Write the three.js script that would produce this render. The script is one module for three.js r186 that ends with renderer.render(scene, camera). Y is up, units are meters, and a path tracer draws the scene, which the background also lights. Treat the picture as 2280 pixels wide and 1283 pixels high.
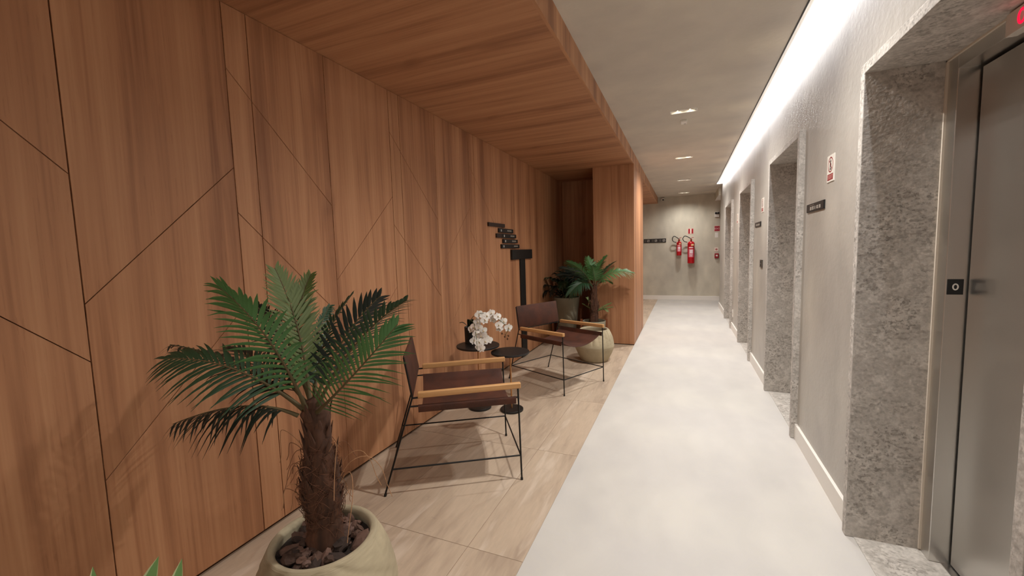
import * as THREE from 'three';
import { RoundedBoxGeometry } from 'three/addons/geometries/RoundedBoxGeometry.js';
import { mergeGeometries, toCreasedNormals } from 'three/addons/utils/BufferGeometryUtils.js';
import { RectAreaLightUniformsLib } from 'three/addons/lights/RectAreaLightUniformsLib.js';
RectAreaLightUniformsLib.init();

// ---------------------------------------------------------------- camera, exposure, light levels
const scene = new THREE.Scene();
scene.background = new THREE.Color(0x000000);
const camera = new THREE.PerspectiveCamera(69.8635, 2280 / 1283, 0.05, 60);
camera.position.set(0, 1.45, 0);
camera.rotation.set(-0.0859037, 0.3966704, -0.0291207, 'YXZ');
const renderer = new THREE.WebGLRenderer({ antialias: true });
renderer.toneMapping = THREE.LinearToneMapping;
renderer.toneMappingExposure = 1.03;
renderer.shadowMap.enabled = true;
renderer.shadowMap.type = THREE.PCFSoftShadowMap;
const SPOT_CD = 8.2, SPOT_COLOR = new THREE.Color().setRGB(1, 0.97, 0.93);
const COVE_L = 54, COVE_COLOR = new THREE.Color().setRGB(0.97, 0.97, 1);
const LAMP_K = [1, 0.32, 1, 1, 1, 1, 0.44];
const LAMP_Z = [2.34, -0.02, -2.385, -4.747, -7.13, -9.45, -11.63];

// ---------------------------------------------------------------- helpers
let seed = 7;
const rnd = () => { seed = (seed * 1664525 + 1013904223) >>> 0; return seed / 4294967296; };
const rr = (a, b) => a + (b - a) * rnd();
const V = (x, y, z) => new THREE.Vector3(x, y, z);
const used = {};
function numbered(n) { const k = used[n] = (used[n] ?? -1) + 1; return k ? `${n}_${String(k).padStart(3, '0')}` : n; }
function shadows(o) { o.castShadow = true; o.receiveShadow = true; return o; }
function plainGeo(g) { const q = g.index ? g.toNonIndexed() : g; for (const k of Object.keys(q.attributes)) if (!['position', 'normal', 'uv'].includes(k)) q.deleteAttribute(k); return q; }
function merge(list) { list = Array.isArray(list) ? list : [list]; return list.length === 1 ? list[0] : mergeGeometries(list.map(plainGeo)); }
function obj(name, geos, m, parent = scene) {
  const o = shadows(new THREE.Mesh(merge(geos), m)); o.name = parent === scene ? numbered(name) : name; 
  if (parent !== scene) { const c = parent.userData.__c ??= {}; const k = c[name] = (c[name] ?? -1) + 1; if (k) o.name = `${name}_${String(k).padStart(3, '0')}`; }
  parent.add(o); return o;
}
function struct(name, geos, m) { const o = obj(name, geos, m); o.userData.kind = 'structure'; return o; }
function tag(o, label, category, group) { o.userData.label = label; o.userData.category = category; if (group) o.userData.group = group; return o; }
function thing(name, label, category, pos = [0, 0, 0], turn = 0, group) {
  const o = new THREE.Group(); o.name = numbered(name); scene.add(o); o.position.set(...pos); o.rotation.y = turn; return tag(o, label, category, group);
}
function boxUV(g, swap) {                                   // uv in metres from position and normal
  const p = g.attributes.position, n = g.attributes.normal, u = new Float32Array(p.count * 2);
  for (let i = 0; i < p.count; i++) {
    const ax = Math.abs(n.getX(i)), ay = Math.abs(n.getY(i)), az = Math.abs(n.getZ(i)), x = p.getX(i), y = p.getY(i), z = p.getZ(i);
    let a, b;
    if (ax >= ay && ax >= az) { a = z; b = y; } else if (ay >= az) { a = x; b = z; } else { a = x; b = y; }
    if (swap) [a, b] = [b, a];
    u[2 * i] = a; u[2 * i + 1] = b;
  }
  g.setAttribute('uv', new THREE.BufferAttribute(u, 2)); return g;
}
function bx(x0, x1, y0, y1, z0, z1, swap) { const g = new THREE.BoxGeometry(x1 - x0, y1 - y0, z1 - z0); g.translate((x0 + x1) / 2, (y0 + y1) / 2, (z0 + z1) / 2); return boxUV(g, swap); }
function rbx(x0, x1, y0, y1, z0, z1, r = 0.004, seg = 2) { const g = new RoundedBoxGeometry(x1 - x0, y1 - y0, z1 - z0, seg, r).toNonIndexed(); g.translate((x0 + x1) / 2, (y0 + y1) / 2, (z0 + z1) / 2); return boxUV(g); }
function rod(a, b, r, seg = 12, r2 = r) {
  const d = b.clone().sub(a), g = new THREE.CylinderGeometry(r2, r, d.length(), seg, 1);
  g.applyQuaternion(new THREE.Quaternion().setFromUnitVectors(V(0, 1, 0), d.normalize())); g.translate((a.x + b.x) / 2, (a.y + b.y) / 2, (a.z + b.z) / 2); return g;
}
function tube(pts, r, seg = 24, rad = 8, closed = false) { return new THREE.TubeGeometry(new THREE.CatmullRomCurve3(pts, closed), seg, r, rad, closed); }
function lathe(pts, seg = 48) { return new THREE.LatheGeometry(pts.map(([r, y]) => new THREE.Vector2(r, y)), seg); }

// tileable value noise ---------------------------------------------------------------
function hash(x, y, s) { let h = (x * 374761393 + y * 668265263 + s * 974634777) | 0; h = Math.imul(h ^ (h >>> 13), 1274126177); h ^= h >>> 16; return (h >>> 0) / 4294967296; }
function vn(x, y, px, py, s) {
  const xi = Math.floor(x), yi = Math.floor(y), fx = x - xi, fy = y - yi, u = fx * fx * (3 - 2 * fx), v = fy * fy * (3 - 2 * fy);
  const a = ((xi % px) + px) % px, b = (a + 1) % px, c = ((yi % py) + py) % py, d = (c + 1) % py;
  const p = hash(a, c, s), q = hash(b, c, s), r = hash(a, d, s), t = hash(b, d, s);
  return p + (q - p) * u + (r - p) * v + (p - q - r + t) * u * v;
}
function fbm(u, v, fx, fy, oct, s) { let a = 0, w = 0.5, t = 0; for (let i = 0; i < oct; i++) { a += w * vn(u * fx, v * fy, fx, fy, s + i * 17); t += w; w *= 0.5; fx *= 2; fy *= 2; } return a / t; }
function tex(w, h, fn, srgb = true, rep) {
  const d = new Uint8Array(w * h * 4);
  for (let j = 0; j < h; j++) for (let i = 0; i < w; i++) { const c = fn(i / w, j / h), k = (j * w + i) * 4; for (let q = 0; q < 3; q++) d[k + q] = Math.max(0, Math.min(255, c[q])); d[k + 3] = 255; }
  const t = new THREE.DataTexture(d, w, h, THREE.RGBAFormat); t.wrapS = t.wrapT = THREE.RepeatWrapping; t.magFilter = THREE.LinearFilter; t.minFilter = THREE.LinearMipmapLinearFilter; t.generateMipmaps = true;
  if (srgb) t.colorSpace = THREE.SRGBColorSpace; if (rep) t.repeat.set(1 / rep[0], 1 / rep[1]); t.needsUpdate = true; return t;
}
const mix = (a, b, t) => a.map((q, i) => q + (b[i] - q) * t);
const sm = (a, b, x) => { const t = Math.max(0, Math.min(1, (x - a) / (b - a))); return t * t * (3 - 2 * t); };
function canvasTex(w, h, draw) { const c = document.createElement('canvas'); c.width = w; c.height = h; const g = c.getContext('2d'); draw(g, w, h); const t = new THREE.CanvasTexture(c); t.colorSpace = THREE.SRGBColorSpace; return t; }
const std = (o) => new THREE.MeshStandardMaterial(o);

// ---------------------------------------------------------------- materials
function woodPixel(base, dark, light, s) {
  return (u, v) => {
    const warp = fbm(u, v, 3, 1, 3, s) - 0.5;
    const wide = fbm(u + warp * 0.1, v, 9, 1, 3, s + 3);
    const mid = fbm(u + warp * 0.06, v, 34, 2, 3, s + 11);
    const fine = fbm(u + warp * 0.03, v, 160, 6, 2, s + 23);
    const pore = vn(u * 420, v * 26, 420, 26, s + 41);
    const ring = Math.abs(((u * 13 + fbm(u, v, 4, 1, 3, s + 57) * 6) % 1) - 0.5) * 2;
    let t = 0.7 * (wide - 0.5) * 2 + 0.45 * (mid - 0.5) * 2 + 0.26 * (fine - 0.5) * 2;
    const line = sm(0.7, 1, ring) * sm(0.45, 0.7, fbm(u, v, 5, 2, 2, s + 71)) * 0.32;
    t -= line; t -= pore > 0.86 ? 0.16 : 0;
    return t < 0 ? mix(base, dark, Math.min(1, -t)) : mix(base, light, Math.min(1, t));
  };
}
const WOOD_TEX = tex(1024, 1024, woodPixel([174, 123, 87], [124, 79, 52], [205, 156, 116], 5), true, [1.22, 2.7]);
const M = {};
M.wood = std({ map: WOOD_TEX, roughness: 0.55 });
M.woodVariants = [1, 0.95, 1.05, 0.98].map((k, i) => { const t = WOOD_TEX.clone(); t.offset.set(i * 0.23, i * 0.37); t.needsUpdate = true; return std({ map: t, roughness: 0.55, color: new THREE.Color().setRGB(k, k * (i % 2 ? 0.98 : 1), k * (i % 2 ? 0.96 : 1)) }); });
M.groove = std({ color: 0x4a2c18, roughness: 0.8 });
const bumpFine = tex(512, 512, (u, v) => { const k = 255 * fbm(u, v, 24, 24, 4, 91); return [k, k, k]; }, false, [0.6, 0.6]);
function plaster(base, amp, s, rep) { return tex(1024, 1024, (u, v) => { const a = fbm(u, v, 4, 4, 5, s), b = fbm(u + 0.1 * a, v, 14, 6, 3, s + 9), k = 1 + amp * ((a - 0.5) * 1.3 + (b - 0.5) * 0.7); return [base[0] * k, base[1] * k, base[2] * k * (1 - 0.03 * (a - 0.5))]; }, true, rep); }
M.wallGrey = std({ map: plaster([174, 168, 159], 0.16, 301, [2.2, 2.2]), roughness: 0.42, bumpMap: bumpFine, bumpScale: 0.0012 });
M.endGrey = std({ map: plaster([200, 193, 176], 0.18, 333, [2.4, 2.4]), roughness: 0.6, bumpMap: bumpFine, bumpScale: 0.001 });
M.ceil = std({ map: plaster([204, 195, 181], 0.1, 377, [2.6, 1.4]), roughness: 0.62, bumpMap: bumpFine, bumpScale: 0.0008 });
M.floorLight = std({ map: plaster([196, 192, 186], 0.08, 411, [1.9, 1.9]), roughness: 0.55 });
M.tileVar = [0, 1, 2, 3].map((i) => std({ roughness: 0.5, map: tex(512, 1024, (u, v) => {
  const a = fbm(u, v, 4, 2, 4, 500 + i * 31), b = fbm(u + a * 0.1, v, 12, 3, 4, 520 + i * 31), f = fbm(u, v, 60, 20, 2, 560 + i * 31), sp = vn(u * 20, v * 40, 20, 40, 590 + i);
  let c = mix([188, 168, 146], [160, 140, 121], sm(0.42, 0.72, a * 0.55 + b * 0.45)); c = mix(c, [201, 183, 163], sm(0.55, 0.8, b)); const k = 0.97 + 0.06 * f - (sp > 0.95 ? 0.03 : 0); return c.map((q) => q * k); }, true, [0.6, 1.07]) }));
M.grout = std({ color: 0x86705c, roughness: 0.9 });
M.granite = std({ roughness: 0.62, map: tex(1024, 1024, (u, v) => {
  const w = fbm(u, v, 6, 8, 3, 655), a = fbm(u, v, 26, 26, 4, 601), b = fbm(u, v, 120, 90, 3, 633), e = fbm(u + 0.03 * a, v + 0.02 * w, 76, 92, 4, 688), h = fbm(u + 0.02 * w, v + 0.02 * a, 110, 140, 3, 699);
  let c = mix([184, 178, 170], [200, 194, 186], sm(0.35, 0.7, a)); c = mix(c, [150, 143, 135], sm(0.5, 0.7, e) * (0.25 + 0.45 * sm(0.35, 0.65, w))); c = mix(c, [110, 104, 97], sm(0.62, 0.74, h) * 0.55 * sm(0.45, 0.7, w)); const k = 0.9 + 0.2 * b; return c.map((q) => q * k); }, true, [1.1, 1.1]),
  bumpMap: tex(512, 512, (u, v) => { const k = 255 * fbm(u, v, 60, 60, 3, 611); return [k, k, k]; }, false, [0.55, 0.55]), bumpScale: 0.0015 });
M.white = std({ color: 0xe9e4dc, roughness: 0.5 });
M.coveWhite = std({ color: 0xf2efea, roughness: 0.7 });
M.caulk = std({ color: 0xd6cbbb, roughness: 0.7 });
M.steel = new THREE.MeshPhysicalMaterial({ color: 0xd4d2ce, metalness: 1, roughness: 0.3, bumpMap: tex(256, 256, (u, v) => { const k = 255 * fbm(u, v, 128, 2, 2, 701); return [k, k, k]; }, false, [0.25, 0.25]), bumpScale: 0.0001 });
M.darkGap = std({ color: 0x141312, roughness: 0.8 });
M.black = std({ color: 0x11100f, roughness: 0.55 });
M.blackMetal = std({ color: 0x0f0e0e, roughness: 0.45, metalness: 0.3 });
M.blackTop = std({ color: 0x151312, roughness: 0.5 });
M.bronze = std({ color: 0x2a170d, roughness: 0.6 });
M.copper = std({ color: 0xb98a5e, roughness: 0.35, metalness: 0.85 });
M.oak = std({ roughness: 0.5, map: tex(256, 512, woodPixel([196, 148, 96], [160, 112, 66], [218, 176, 124], 77), true, [0.12, 0.9]) });
M.leather = std({ roughness: 0.7, color: 0x582a12, map: tex(512, 512, (u, v) => { const k = 205 + 100 * (fbm(u, v, 6, 6, 4, 801) - 0.5); return [k, k, k]; }, true, [0.5, 0.5]), bumpMap: tex(512, 512, (u, v) => { const k = 255 * fbm(u, v, 110, 110, 2, 811); return [k, k, k]; }, false, [0.5, 0.5]), bumpScale: 0.0006 });
M.pot = std({ roughness: 0.85, map: tex(512, 512, (u, v) => { const a = fbm(u, v, 5, 5, 5, 901), b = fbm(u, v, 40, 40, 2, 921), k = 0.86 + 0.2 * a + 0.08 * b; return [170 * k, 157 * k, 130 * k]; }), bumpMap: bumpFine, bumpScale: 0.001 });
M.potPlain = std({ roughness: 0.85, map: tex(512, 512, (u, v) => { const a = fbm(u, v, 5, 5, 5, 941), k = 0.85 + 0.26 * a; return [146 * k, 140 * k, 120 * k]; }) });
M.soil = std({ color: 0x2a201a, roughness: 1 });
M.bark = [0x453127, 0x573f33, 0x33251e, 0x664b3f, 0x735a50].map((c) => std({ color: c, roughness: 0.9 }));
M.trunk = std({ roughness: 0.95, map: tex(512, 512, (u, v) => { const a = fbm(u, v, 24, 6, 4, 961), b = fbm(u, v, 8, 10, 3, 977), k = 0.55 + 0.6 * a + 0.25 * (b - 0.5); return [88 * k, 56 * k, 38 * k]; }) });
M.fibre = std({ color: 0x7a5036, roughness: 0.9 }); M.fibrePale = std({ color: 0xa87c58, roughness: 0.9 }); M.fibreDark = std({ color: 0x5e3a26, roughness: 0.95 });
M.petiole = std({ color: 0x584c2e, roughness: 0.7 });
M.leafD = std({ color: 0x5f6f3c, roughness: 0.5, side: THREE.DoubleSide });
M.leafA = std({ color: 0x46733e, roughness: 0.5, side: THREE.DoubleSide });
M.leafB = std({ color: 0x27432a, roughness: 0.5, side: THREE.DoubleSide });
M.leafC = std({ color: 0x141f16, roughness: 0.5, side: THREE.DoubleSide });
M.leafPale = std({ color: 0x6f7f4a, roughness: 0.6, side: THREE.DoubleSide });
M.stem = std({ color: 0x4d5a2c, roughness: 0.6 });
M.petal = new THREE.MeshPhysicalMaterial({ color: 0xf4efe8, roughness: 0.6, side: THREE.DoubleSide, sheen: 0.3 });
M.lip = std({ color: 0xd9c79a, roughness: 0.6 });
M.bud = std({ color: 0x5a3a22, roughness: 0.7 });
M.orchidLeaf = std({ color: 0x16241a, roughness: 0.45, side: THREE.DoubleSide });
M.red = std({ color: 0xb80f1c, roughness: 0.32 });
M.brass = std({ color: 0x8d6a3c, metalness: 0.8, roughness: 0.4 });
M.woodLeg = std({ color: 0x7a4424, roughness: 0.55 });
M.doorWood = std({ color: 0x6d4a32, roughness: 0.55 });

// ---------------------------------------------------------------- setting: floor
const XL = -2.057, XB = -0.69, XR = 0.785, ZE = -12.32, ZN = 3.0, YC = 2.851, YS = 2.69, ZNICHE = -7.4;
struct('floor', [bx(XB, 1.4, -0.2, 0, ZE - 0.3, ZN + 0.2), bx(XL - 0.4, XB, -0.2, -0.004, ZE - 0.3, ZN + 0.2)], M.floorLight);
{
  const base = struct('floor', bx(XL - 0.05, XB - 0.001, -0.0045, -0.0015, ZE, ZN), M.grout); base.userData.label = 'sandy wood-look tile strip along the panelled wall';
  const cols = [XL, -1.585, -0.985, XB], geoCache = {};
  for (let c = 0; c < 3; c++) for (let k = -4; k < 11; k++) {
    const z1 = -1.683 - 1.07 * (k - 1), z0 = Math.max(z1 - 1.07, ZE), zt = Math.min(z1, ZN); if (zt - z0 < 0.05) continue;
    const w = cols[c + 1] - cols[c], l = zt - z0, key = `${c}_${l.toFixed(3)}_${(k + c * 2) & 3}`, g = 0.0012;
    geoCache[key] ??= rbx(-w / 2 + g, w / 2 - g, -0.0035, 0, -l / 2 + g, l / 2 - g, 0.0012, 1);
    const t = obj('tile', geoCache[key], M.tileVar[((k + 8) * 3 + c * 5 + (k > 3 ? 1 : 0)) & 3], base); t.position.set((cols[c] + cols[c + 1]) / 2, 0, (z0 + zt) / 2);
  }
}
// ---------------------------------------------------------------- setting: panelled left wall
{
  const wall = struct('wall_left', [bx(XL - 0.3, XL - 0.012, -0.1, 3.0, ZE - 0.2, ZN + 0.2)], M.groove);
  wall.userData.label = 'walnut veneer wall with diagonal grooves';
  const gv = 0.002, gd = 0.002; let vi = 0;
  function panel(a0, a1, f0, f1, m) {
    const s = new THREE.Shape(); const A = a0 + gv, B = a1 - gv;
    s.moveTo(A, f0(A)); s.lineTo(B, f0(B)); s.lineTo(B, f1(B)); s.lineTo(A, f1(A)); s.closePath();
    const g = new THREE.ExtrudeGeometry(s, { depth: 0.011, bevelEnabled: true, bevelThickness: 0.001, bevelSize: 0.001, bevelOffset: -0.001, bevelSegments: 1 });
    g.rotateY(Math.PI / 2); g.translate(XL - 0.012, 0, 0); obj('panel', g, m, wall);
  }
  const bot = () => 0.014, top = () => YS - 0.002;
  function strip(a0, a1, lines, m) {                      // lines: [y at a=0, slope], low to high
    const fs = [bot]; for (const [c, k] of lines) fs.push((a) => c + k * a); fs.push(top);
    for (let i = 0; i + 1 < fs.length; i++) panel(a0, a1, (a) => fs[i](a) + (i ? gd : 0), (a) => fs[i + 1](a) - (i + 2 < fs.length ? gd : 0), m);
  }
  const edges = [-3.0, -2.23, -1.62, -1.01, -0.4, 0.188, 0.794, 1.4, 2.008, 2.606, 3.225, 3.838, 4.455, 5.065, 5.67, 6.28, 6.86, 7.4];
  for (let i = 0; i + 1 < edges.length; i++) {
    const a0 = edges[i], a1 = edges[i + 1], m = M.woodVariants[(i * 3 + (i >> 2)) & 3], P = i % 2 === 1, cut = a0 < 4.4 && a0 > -2.3;
    if (!cut) { strip(a0, a1, [], m); continue; }
    if (P) { const L = [[1.69 + a0, -1], [2.384 + a0, -1]]; strip(a0, a0 + 0.122, L, m); strip(a0 + 0.122, a1, L, m); }
    else strip(a0, a1, [[0.615 - a0, 1], [1.303 - a0, 1]], m);
  }
  obj('panel', bx(XL - 0.012, XL, 0.014, YS, ZE, ZNICHE - 0.4), M.wood, wall);
}
// soffit, fascia, column, niche end wall
{
  const s = struct('ceiling', bx(XL - 0.1, XB - 0.02, YS, 3.0, ZE, ZN, true), M.wood); s.userData.label = 'lowered wood ceiling over the seating strip';
  obj('fascia', bx(XB - 0.02, XB, YS - 0.001, YC + 0.02, ZE, ZN), M.wood, s);
  const c = struct('column', [bx(-1.287, XB + 0.003, 0.012, YS, -7.8, -6.362)], M.woodVariants[1]); c.userData.label = 'walnut veneered column closing the niche';
  obj('plinth', bx(-1.28, XB - 0.004, 0, 0.013, -7.79, -6.369), M.darkGap, c);
  struct('wall_niche', bx(XL, -1.287, 0.008, YS, -7.8, ZNICHE), M.woodVariants[2]);
}
// ---------------------------------------------------------------- setting: grey ceiling with light slots and the cove
const HX0 = -0.135, HX1 = 0.105, HZ = 0.043;
{
  const g = [], z = [ZN + 0.1]; const zs = [...LAMP_Z]; let prev = ZN + 0.2;
  for (const lz of zs) { g.push(bx(XB, 0.66, YC, YC + 0.015, lz + HZ, prev)); g.push(bx(XB, HX0, YC, YC + 0.015, lz - HZ, lz + HZ), bx(HX1, 0.66, YC, YC + 0.015, lz - HZ, lz + HZ)); prev = lz - HZ; }
  g.push(bx(XB, 0.66, YC, YC + 0.015, ZE - 0.1, prev));
  g.push(bx(0.66, 1.4, YC, YC + 0.06, ZE - 0.1, -10.52));           // ceiling past the end of the cove
  struct('ceiling', g, M.ceil).userData.label = 'grey plaster corridor ceiling';
  struct('roof', bx(XL - 0.4, 1.5, 3.0, 3.15, ZE - 0.4, ZN + 0.3), M.coveWhite);
  const cv = struct('trim_1', [bx(0.5, XR + 0.001, 2.912, 2.99, -10.52, ZN), bx(0.655, XR, YC + 0.002, 2.912, -10.525, -10.515), bx(0.5, 0.51, YC + 0.015, 2.912, -10.52, ZN)], M.coveWhite);
  cv.userData.label = 'white recess of the ceiling cove';
  obj('profile', bx(0.652, 0.662, YC - 0.002, YC + 0.018, -10.52, ZN), M.blackMetal, cv);
  const bxo = struct('trim_2', [bx(0.74, 1.0, 2.664, YC, ZE, -11.02)], M.endGrey); obj('underside', bx(0.74, 0.95, 2.66, 2.664, ZE, -11.02), M.coveWhite, bxo); bxo.userData.label = 'grey dropped box with a white underside over the far door recess';
}
{ // cove strip
  const led = thing('led_strip', 'white LED strip glowing along the ceiling cove above the lifts', 'light');
  const zc = (ZN - 0.02 - 10.5) / 2, len = ZN - 0.02 + 10.5, tilt = (g) => { g.rotateZ(-Math.PI / 4); g.translate(0.667, 2.876, zc); return g; };
  obj('channel', tilt(bx(-0.005, 0, -0.012, 0.012, -len / 2, len / 2)), M.white, led);
  obj('diffuser', tilt(bx(0, 0.003, -0.0115, 0.0115, -len / 2, len / 2)), std({ color: 0xffffff, emissive: COVE_COLOR, emissiveIntensity: 1.5 }), led);
  const L = new THREE.RectAreaLight(COVE_COLOR, COVE_L, len, 0.023); L.position.set(0.6705, 2.8725, zc); L.lookAt(1.6705, 1.8725, zc); L.name = 'cove_glow'; led.add(L);
}
// ---------------------------------------------------------------- setting: right wall, lift doors
const FAR = [-2.407, -4.66, -6.95, -9.24], OW = 1.06, FT = 0.045, YO = 2.207, XF = 0.745, XJ = 1.03, XD = 1.10;
{
  const g = []; let z1 = ZN + 0.2;
  for (const f of FAR) { g.push(bx(XR, 1.3, -0.1, 3.0, f + OW + FT, z1)); g.push(bx(XR, 1.3, YO + FT, 3.0, f - FT, f + OW + FT)); z1 = f - FT; }
  g.push(bx(XR, 1.3, -0.1, 3.0, -11.02, z1));
  g.push(bx(0.95, 1.3, -0.1, 3.0, ZE - 0.2, -11.02));
  struct('wall_right', g, M.wallGrey).userData.label = 'grey microcement wall with the lift openings';
  const b = []; z1 = ZN;
  for (const f of FAR) { b.push(bx(XR - 0.017, XR + 0.002, 0, 0.115, f + OW + FT + 0.002, z1)); z1 = f - FT - 0.002; } b.push(bx(XR - 0.017, XR + 0.002, 0, 0.115, -11.02, z1));
  struct('baseboard_right', b.map((q) => q), M.white);
}
function liftDoor(i, f) {
  const d = new THREE.Group(); d.name = `door_${i + 1}`; d.userData.kind = 'structure'; d.userData.label = `steel lift door in a rough granite surround, number ${['one', 'two', 'three', 'four'][i]} from the camera`; scene.add(d);
  const n = f + OW;
  obj('jamb', rbx(XF, XJ + 0.06, 0, YO + FT, f - FT, f, 0.004), M.granite, d);
  obj('jamb', rbx(XF, XJ + 0.06, 0, YO + FT, n, n + FT, 0.004), M.granite, d);
  obj('lintel', rbx(XF, XJ + 0.06, YO, YO + FT, f, n, 0.004), M.granite, d);
  obj('threshold', bx(XF + 0.035, XD, 0, 0.003, f, n), M.granite, d);
  obj('sealant', [bx(XJ - 0.008, XJ, 0.01, YO, f, f + 0.008), bx(XJ - 0.008, XJ, YO - 0.007, YO, f, n), bx(XJ - 0.008, XJ, 0.01, YO, n - 0.008, n)], M.caulk, d);
  obj('steel_frame', [rbx(XJ, XD + 0.03, 0.003, YO, f, f + 0.075, 0.003), rbx(XJ, XD + 0.03, 0.003, YO, n - 0.075, n, 0.003), rbx(XJ, XD + 0.03, YO - 0.06, YO, f + 0.075, n - 0.075, 0.002)], M.steel, d);
  obj('door_gap', bx(XD + 0.02, XD + 0.03, 0.003, YO - 0.06, f + 0.075, n - 0.075), M.darkGap, d);
  const zm = (f + n) / 2;
  obj('door_leaf', rbx(XD, XD + 0.019, 0.012, YO - 0.07, f + 0.085, zm - 0.0015 + 0.36, 0.002), M.steel, d);
  obj('door_leaf', rbx(XD + 0.004, XD + 0.019, 0.012, YO - 0.07, zm + 0.36, n - 0.085, 0.002), M.steel, d);
  obj('sill', bx(XD - 0.03, XD + 0.03, 0.0005, 0.006, f + 0.075, n - 0.075), M.steel, d);
  const pl = obj('floor_plate', rbx(XJ + 0.006, XJ + 0.058, 1.217, 1.283, f + 0.075, f + 0.0775, 0.001), M.black, d);
  const zero = new THREE.Shape(); zero.absellipse(0, 0, 0.0105, 0.0145, 0, Math.PI * 2); const hole = new THREE.Path(); hole.absellipse(0, 0, 0.0055, 0.0092, 0, Math.PI * 2, true); zero.holes.push(hole);
  const zg = new THREE.ExtrudeGeometry(zero, { depth: 0.0008, bevelEnabled: false, curveSegments: 20 }); zg.translate(XJ + 0.032, 1.25, f + 0.0775); obj('numeral', zg, M.white, pl);
  if (i < 2) {
    const ind = obj('indicator', rbx(XJ - 0.03, XJ + 0.002, 2.126, YO - 0.008, zm - 0.13, zm + 0.13, 0.002), std({ color: 0xcfc8be, roughness: 0.5 }), d);
    const red = std({ color: 0xff2244, emissive: 0xff1040, emissiveIntensity: 1.1 });
    const z2 = new THREE.Shape(); z2.absellipse(0, 0, 0.02, 0.025, 0, Math.PI * 2); const h2 = new THREE.Path(); h2.absellipse(0, 0, 0.011, 0.016, 0, Math.PI * 2, true); z2.holes.push(h2);
    const g2 = new THREE.ExtrudeGeometry(z2, { depth: 0.001, bevelEnabled: false }); g2.rotateY(-Math.PI / 2); g2.translate(XJ - 0.03, 2.164, f + OW - 0.585); obj('numeral', g2, red, ind);
    const pt = new THREE.PointLight(0xff2040, 0.0006); pt.position.set(XJ - 0.05, 2.164, f + OW - 0.585); pt.castShadow = true; d.add(pt);
  }
}
FAR.forEach((f, i) => liftDoor(i, f));
// ---------------------------------------------------------------- setting: end wall and the wall behind the camera
struct('wall_end', bx(XL - 0.3, 1.3, -0.1, 3.0, ZE - 0.25, ZE), M.endGrey);
struct('baseboard_end', rbx(XL + 0.01, 0.93, 0.0, 0.118, ZE - 0.002, ZE + 0.015, 0.003), M.white);
struct('wall_back', bx(XL - 0.3, 1.4, -0.1, 3.0, ZN, ZN + 0.25), M.wallGrey);
{
  const d = new THREE.Group(); d.name = 'door_5'; d.userData.kind = 'structure'; d.userData.label = 'brown wooden door in the recess at the far right'; scene.add(d);
  obj('casing', [bx(0.905, 0.952, 0.005, 2.655, -12.26, -12.16), bx(0.905, 0.952, 0.005, 2.655, -11.14, -11.04), bx(0.905, 0.952, 2.56, 2.655, -12.16, -11.14)], M.doorWood, d);
  obj('door_leaf', bx(0.93, 0.952, 0.005, 2.56, -12.16, -11.14), M.doorWood, d);
}
// ---------------------------------------------------------------- ceiling lights
{
  const where = ['behind the camera', 'directly above the camera', 'just ahead of the camera, above the nearest lift', 'nearest of the four in view, with a sensor beside it', 'second of the four in view', 'third of the four in view', 'farthest, close to the end wall'];
  const proto = new THREE.Group();
  const housing = [bx(HX0 - 0.004, HX0, 0.0, 0.06, -HZ, HZ), bx(HX1, HX1 + 0.004, 0.0, 0.06, -HZ, HZ), bx(HX0, HX1, 0, 0.06, -HZ - 0.004, -HZ), bx(HX0, HX1, 0, 0.06, HZ, HZ + 0.004), bx(HX0, HX1, 0.056, 0.06, -HZ, HZ)];
  obj('housing', housing, M.white, proto);
  const e = 0.01; obj('frame', [bx(HX0 - e, HX0, -0.004, 0, -HZ - e, HZ + e), bx(HX1, HX1 + e, -0.004, 0, -HZ - e, HZ + e), bx(HX0, HX1, -0.004, 0, -HZ - e, -HZ), bx(HX0, HX1, -0.004, 0, HZ, HZ + e)], M.white, proto);
  const glow = std({ color: 0xfff4dd, emissive: new THREE.Color().setRGB(1, 0.93, 0.78), emissiveIntensity: 34 });
  for (const x of [-0.075, 0.045]) { const b = lathe([[0.012, 0.03], [0.03, 0.018], [0.036, 0.016], [0.037, 0.02], [0.03, 0.04], [0.02, 0.054], [0.002, 0.054]], 24); b.translate(x, 0, 0); const l = obj('lamp', b, M.brass, proto); const dome = new THREE.SphereGeometry(0.02, 20, 14); dome.scale(1, 0.75, 1); dome.translate(x, 0.024, 0); obj('bulb', dome, glow, l); }
  LAMP_Z.forEach((z, i) => {
    const o = proto.clone(); o.name = numbered('ceiling_light'); scene.add(o); o.position.set(0, YC, z); tag(o, `recessed twin-lamp ceiling light, ${where[i]}`, 'ceiling light', 'twin-lamp corridor ceiling lights');
    for (const x of [-0.075, 0.045]) {
      const s = new THREE.SpotLight(SPOT_COLOR, SPOT_CD * LAMP_K[i], 0, 1.32, 1, 2); s.position.set(x, 0.006, 0); s.target.position.set(x, -2, 0); s.castShadow = true; s.shadow.radius = 0.7; s.shadow.mapSize.set(1024, 1024); o.add(s); o.add(s.target);
    }
  });
  const sn = thing('motion_sensor', 'small white square sensor on the ceiling beside the nearest light', 'sensor', [-0.014, YC, -5.12]);
  obj('housing', rbx(-0.032, 0.032, -0.022, 0.0, -0.055, 0.055, 0.006), M.white, sn); obj('lens', rbx(0.0, 0.022, -0.0235, -0.021, -0.04, -0.03, 0.0005), M.black, sn);
}
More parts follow.
